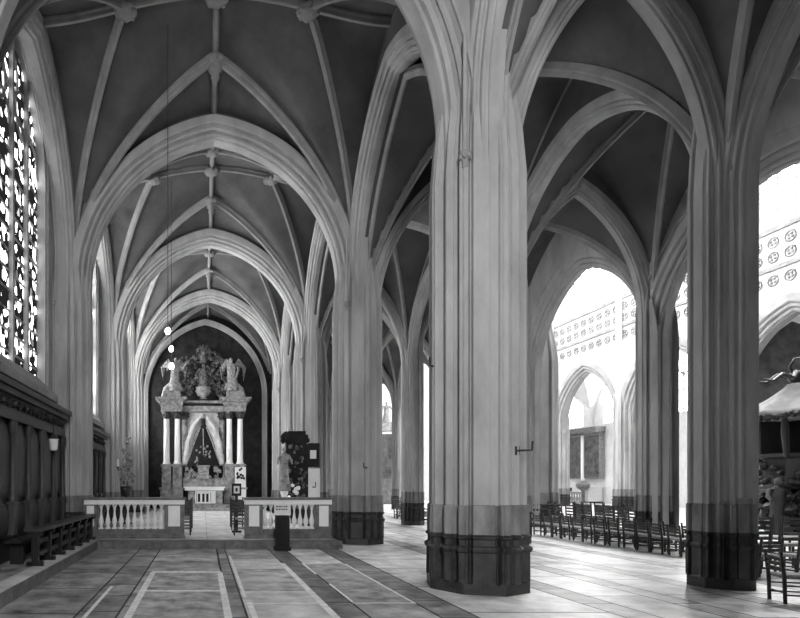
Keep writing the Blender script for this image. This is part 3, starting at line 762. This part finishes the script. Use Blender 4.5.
# small framed card on post near opening
t = empty('card_stand', (.92, 15.4, .174)); b = MB(); b.box(-.04, .04, -.03, .03, 0, 1.0); b.box(-.13, .13, -.13, .13, 0, .05); b.build('post', WOOD, t); b = MB(); b.box(-.13, .13, -.04, .02, 1.0, 1.34); fr_ = b.build('frame', BLACK, t); b = MB(); b.box(-.08, .08, -.05, -.03, 1.07, 1.27); b.build('card', PAPER, fr_); b = MB(); b.box(-.03, .03, -.056, -.045, 1.12, 1.22); b.build('print', IRON, fr_)
tag(t, 'small black framed card on a post at the right side of the chapel opening', 'card stand')
# lit flower stand left
t = empty('flower_stand', (-2.55, 18.6, .174)); b = MB(); b.lathe([(0,.2),(.05,.18),(.1,.05),(.9,.04),(.95,.16),(1.2,.2),(1.25,.18)], n=10); b.build('urn', IRON, t); b = MB(); rr = random.Random(4)
for q in range(60): b.blob((rr.gauss(0,.13), rr.gauss(0,.13), 1.5+rr.gauss(.25,.38)), rr.uniform(.03,.08), seed=q)
b.build('foliage', LEAF, t); tag(t, 'tall stand with leafy flowers behind the left balustrade beside the wall pier', 'flower stand')
t = empty('candle_bracket', (-2.95, 19.55, 2.0)); b = MB(); b.tube([(0,.3,0),(0,-.1,0),(0,-.12,.08)], .02, 6); b.lathe([(.06,.03),(.08,.07),(.1,.07)], (0,-.12,0), 8); b.build('arm', IRON, t)
b = MB(); b.lathe([(.1,.03),(.36,.028)], (0,-.12,0), 8); b.build('candle', LINEN, t); tag(t, 'candle bracket with white candle on the wall pier behind the left balustrade', 'candle bracket')
# iron brackets on piers
for (x, y, z, sgn, lab) in ((PX+.29, D[1]-.55, 1.95, 1, 'iron hook bracket on the right side of the huge middle pier'), (PX+.08, D[2]-.62, 1.9, -1, 'iron hook bracket on the pier at the end of the balustrade'), (PX-.58, D[1]+.05, 3.2, -1, 'small iron hook on the left edge of the huge middle pier')):
    t = empty('iron_bracket', (x, y, z)); b = MB(); b.tube([(0,0,0),(sgn*.05,-.1,0),(sgn*.12,-.14,0),(sgn*.13,-.14,.12)], .014, 6); b.build('arm', IRON, t); b = MB(); b.box(-.03,.03,-.015,.02,-.06,.06); b.build('wall_plate', IRON, t); tag(t, lab, 'bracket')

# ------------------------------------------------------------------ chairs (facing +x)
def make_chair(tall):
    h, sh, w, nsl = (.90, .43, .20, 4) if tall else (.62, .34, .178, 3)
    t = empty('ladderback_chair' if tall else 'low_chair')
    b = MB(); b.box(-.17, .19, -w, w, sh-.025, sh+.015); b.box(-.15, .17, -w+.03, w-.03, sh+.015, sh+.022); b.build('seat', RUSH, t)
    for s in (-1, 1):
        b = MB(); b.tube([(-.17, s*(w-.015), 0), (-.18, s*(w-.015), sh), (-.21, s*(w-.015), h)], [.019, .021, .017], 8); b.ball((-.212, s*(w-.015), h+.012), .02, n=6); b.build('leg', CHAIRW, t)
        b = MB(); b.tube([(.18, s*(w-.01), 0), (.18, s*(w-.01), sh+.01)], [.018, .021], 8); b.build('leg', CHAIRW, t)
        for z in (sh*.32, sh*.66): b = MB(); b.tube([(-.172, s*(w-.013), z), (.18, s*(w-.01), z)], .012, 6); b.build('stretcher', CHAIRW, t)
    for x, z in ((.18, sh*.4), (.18, sh*.75), (-.173, sh*.4)): b = MB(); b.tube([(x, -w+.01, z), (x, w-.01, z)], .012, 6); b.build('stretcher', CHAIRW, t)
    for k in range(nsl):
        z = sh+.06+(h-sh-.09)*(k+.5)/nsl; b = MB(); hh = .026 if tall else .022; n = 8; R = []
        for i in range(n+1):
            u = -w+.015+(2*w-.03)*i/n; x = -.18-.03*(z-sh)/(h-sh)-.02*sin(pi*i/n); e = hh*(.7+.5*sin(pi*i/n))
            R.append([(x-.006, u, z-hh), (x+.006, u, z-hh), (x+.006, u, z+e), (x-.006, u, z+e)])
        b.loft(R); b.build('slat', CHAIRW, t)
    return t
protos = {False: make_chair(False), True: make_chair(True)}; pused = {False: 0, True: 0}
def chair(x, y, rz, tall, label, group, z=0):
    o = protos[tall] if not pused[tall] else dup(protos[tall])
    pused[tall] += 1; o.location = (x, y, z); o.rotation_euler = (0, 0, rz); tag(o, label, 'chair', group); return o
rj = random.Random(11)
J = lambda a: rj.uniform(-a, a)
n = 12
for k in range(n):
    f = k/(n-1); y = 16.45-f*4.8
    chair(10.0+J(.04), y, J(.07), False, '%s low wooden chair from the left in the front row before the nave' % ORD[k], 'front row of low chairs before the nave')
for k in range(12):
    y = 16.6-k*.44
    chair(10.75+J(.05), y, J(.07), False, '%s low chair from the left in the second row, behind the front row' % ORD[k], 'second row of low chairs before the nave')
for k in range(8):
    chair(11.75+J(.04), 18.6-k*.45, J(.06), True, '%s tall ladderback chair from the left in the back row below the bright arch' % ORD[k], 'back row of tall chairs below the bright arch')
for k in range(7):
    chair(12.55+J(.04), 18.4-k*.45, J(.06), True, '%s tall chair from the left in the rearmost row below the bright arch' % ORD[k], 'rearmost row of tall chairs below the bright arch')
# right foreground
chair(7.50, 7.1, -.35, False, 'low wooden chair alone in front at the right edge, nearest of all chairs', 'chairs at the right edge')
chair(7.98, 7.05, -.3, False, 'low wooden chair cut by the right edge, beside the nearest chair', 'chairs at the right edge')
for k, (x, y) in enumerate(((9.85, 10.1), (10.3, 9.95), (10.75, 9.85))):
    chair(x, y, pi/2+J(.15), True, '%s tall ladderback chair right of the shadowed pier, nearer row' % ORD[k], 'tall chairs right of the shadowed pier')
for k, (x, y) in enumerate(((11.0, 11.2), (11.45, 11.1), (11.9, 11.0))):
    chair(x, y, pi/2+J(.15), True, '%s tall ladderback chair right of the shadowed pier, farther row' % ORD[k], 'tall chairs right of the shadowed pier')
for k, (x, y) in enumerate(((9.15, 9.2), (9.65, 9.1))):
    chair(x, y, pi/2+J(.1), False, '%s low chair just right of the shadowed pier base' % ORD[k], 'low chairs right of the shadowed pier')
# seen through the gap
for k in range(7):
    chair(8.55+J(.04), 24.4-k*.5, J(.2), k % 2 == 0, '%s chair from the left in the row seen through the gap between two piers' % ORD[k], 'chairs in the gap between the piers')
for k in range(6):
    chair(9.5+J(.04), 26.4-k*.5, J(.2), True, '%s chair from the left in the farther row seen through the gap' % ORD[k], 'farther chairs in the gap between the piers')
# chapel chairs
for k, y in enumerate((14.6, 15.6, 17.0)):
    chair(-.52, y, pi/2+.05, True, '%s dark chair on the left side of the chapel opening' % ORD[k], 'chairs left of the chapel opening', .175)
for k, y in enumerate((14.55, 16.2, 17.4)):
    chair(1.0+.02*k, y, pi/2-.05, True, '%s dark chair on the right side of the chapel opening' % ORD[k], 'chairs right of the chapel opening', .175)

# ------------------------------------------------------------------ pulpit
t = empty('pulpit', (18.15, 17.0, 0)); tag(t, 'ornate dark carved wooden pulpit with a tent shaped canopy at the right edge', 'pulpit')
def oct_(r, z, n=8, sq=1): return [(r*cos(2*pi*(i+.5)/n), r*sin(2*pi*(i+.5)/n), z) for i in range(n)]
b = MB(); b.loft([oct_(.95,1.35), oct_(1.0,1.42), oct_(.9,1.5), oct_(.9,2.25), oct_(1.0,2.32), oct_(1.02,2.42)]); tub = b.build('tub', WOOD, t)
b = MB(); rr = random.Random(6)
for q in range(70): a = rr.uniform(0, 2*pi); b.blob((.92*cos(a), .92*sin(a), rr.uniform(1.5,2.25)), rr.uniform(.05,.11), seed=q)
b.build('relief', WOOD, tub)
b = MB()
for q in range(120): a = rr.uniform(0, 2*pi); R_ = rr.uniform(.2,1.25); b.blob((R_*cos(a), R_*sin(a), rr.uniform(.1,1.5-.35*R_)), rr.uniform(.08,.2), seed=q)
b.lathe([(0,.5),(1.4,.35)], n=10); b.build('carved_base', WOOD, t)
figure('carved_figure', WOODL, 1.7, False, 0, 21, 1, t, (-1.05, -.35, 0)); figure('carved_figure', WOOD, 1.7, False, 0, 22, 0, t, (-.4, -1.0, 0))
b = MB(); b.box(-.5, .5, .72, .88, 2.3, 3.6); b.box(.45, .65, .3, .8, 2.4, 3.5); b.build('back_board', WOOD, t)
for a in (2.4, 3.6, .6): 
    b = MB(); b.tube([(1.0*cos(a), 1.0*sin(a), 2.3), (1.1*cos(a), 1.1*sin(a), 3.0), (1.15*cos(a), 1.15*sin(a), 3.6)], [.06,.09,.06], 8); b.build('twisted_post', WOOD, t)
n_ = 40; R = []
for z, r, w in ((3.5,1.38,.04),(3.62,1.42,.05),(3.72,1.30,.03),(4.1,.75,.02),(4.4,.40,.02),(4.55,.3,0)):
    R.append([(r*cos(2*pi*i/n_)*(1+w*sin(10*2*pi*i/n_)), r*sin(2*pi*i/n_)*(1+w*sin(10*2*pi*i/n_)), z+.6*w*sin(10*2*pi*i/n_)) for i in range(n_)])
b = MB(); b.loft(R, 0, True); can = b.build('canopy', WOODL2, t)
b = MB()
for q in range(48): a = 2*pi*q/48; b.blob((1.42*cos(a), 1.42*sin(a), 3.52+.05*sin(5*a)), .10, seed=q)
b.build('fringe', WOOD, can)
b = MB(); b.ball((0,0,4.75), .32, .3, .2)
for a in (3.0, 2.5, 3.7, .2, 5.0): b.tube([(.1*cos(a), .1*sin(a), 4.7), (.5*cos(a), .5*sin(a), 4.85), (.75*cos(a), .75*sin(a), 4.65), (1.0*cos(a), .9*sin(a), 4.72)], [.09,.07,.05,.02], 7)
b.tube([(-.2,0,4.8),(-.35,0,5.05),(-.2,0,5.3),(-.0,0,5.35)], [.05,.05,.03,.015], 7); b.build('carved_finial', WOODL, can)

# ------------------------------------------------------------------ far altar with painting beyond the nave
t = empty('painted_altarpiece', (OX-.32, 45.0, 0)); tag(t, 'large dark two panel painting over a white side altar, framed by the far nave arch', 'altarpiece')
b = MB(); b.box(-.12, .2, -1.85, 1.85, 1.9, 5.5); b.build('frame', STAT, t)
for s in (-1, 1):
    b = MB(); b.box(-.16, -.1, s*.95-.8, s*.95+.8, 2.0, 5.3); b.build('painting', PAINT, t)
b = MB(); b.box(-.22, -.1, -.16, .16, 1.7, 5.4); b.build('centre_post', LINEN, t)
b = MB(); b.box(-.5, .2, -2.0, 2.0, 5.5, 5.95); 
for k in range(16): b.blob((-.5, -1.9+k*.253, 5.55), .13, seed=k)
b.build('canopy', GMARB, t)
b = MB(); b.box(-.9, .2, -1.7, 1.7, .15, 1.25); b.box(-1.0, .2, -1.9, 1.9, 1.25, 1.4); at_ = b.build('altar_table', NAVE, t); b = MB(); b.box(-.95, -.88, .2, 1.5, .9, 1.2); b.build('dark_niche', BLACK, at_)
b = MB(); b.lathe([(0,.3),(.2,.12),(1.0,.12),(1.2,.42),(1.45,.5),(1.5,.45),(1.75,.12)], (-1.3,-1.7,0), 14); b.build('font', GMARB, t)
b = MB(); b.box(-2.2, -2.0, -2.6, 2.6, .75, .9); b.box(-2.2, -2.0, -2.6, 2.6, 0, .15)
for k in range(18): b.lathe([(.15,.06),(.4,.09),(.6,.04),(.75,.06)], (-2.1, -2.5+k*.294, 0), 8)
b.build('rail', NAVEORN, t)
# second distant altar, seen in the gap left of the middle pier
t = empty('distant_altar', (13.6, 41.5, 0)); tag(t, 'distant dark altar with columns glimpsed in the gap left of the huge middle pier', 'altar')
b = MB(); b.box(-1.2, 1.2, -.4, .4, 0, 1.2); b.box(-1.1, 1.1, -.2, .3, 1.2, 1.9); b.build('altar_table', GMARB, t)
b = MB(); b.box(-.75, .75, -.1, .2, 1.9, 5.2); b.build('painting', PAINT, t)
b = MB()
for s in (-1, 1): b.lathe([(1.9,.16),(5.2,.13),(5.4,.2)], (s*.95, -.1, 0), 10)
b.box(-1.25, 1.25, -.3, .3, 5.4, 5.8); b.box(-.8, .8, -.25, .25, 5.8, 6.1); b.build('columns', STAT, t)
figure('figure', STAT, 1.5, False, 0, 31, 0, t, (0, 0, 6.1))

# ------------------------------------------------------------------ light
def area(name, loc, rot, sx_, sy_, L):
    l = bpy.data.lights.new(name, 'AREA'); l.shape = 'RECTANGLE'; l.size = sx_; l.size_y = sy_; l.energy = L*pi*sx_*sy_
    o = bpy.data.objects.new(name, l); COL.objects.link(o); o.location = loc; o.rotation_euler = rot; return o
for i in range(2, 7):
    area('near_clerestory_daylight', (RX+.45, (D[i]+D[i+1])/2, 16.5), (0, radians(-90), 0), 8.0, 3.2, 10)
area('west_window_daylight', (.5, BACKY+.15, 6.5), (radians(90), 0, 0), 1.0, 6.5, 46.0)
area('far_window_daylight', (8.5, FARY-.15, 6.0), (radians(-90), 0, 0), 5.0, 5.0, 8.0)
w = bpy.data.worlds.new('world'); S.world = w; w.use_nodes = True
w.node_tree.nodes['Background'].inputs[0].default_value = (.8, .8, .8, 1); w.node_tree.nodes['Background'].inputs[1].default_value = .3
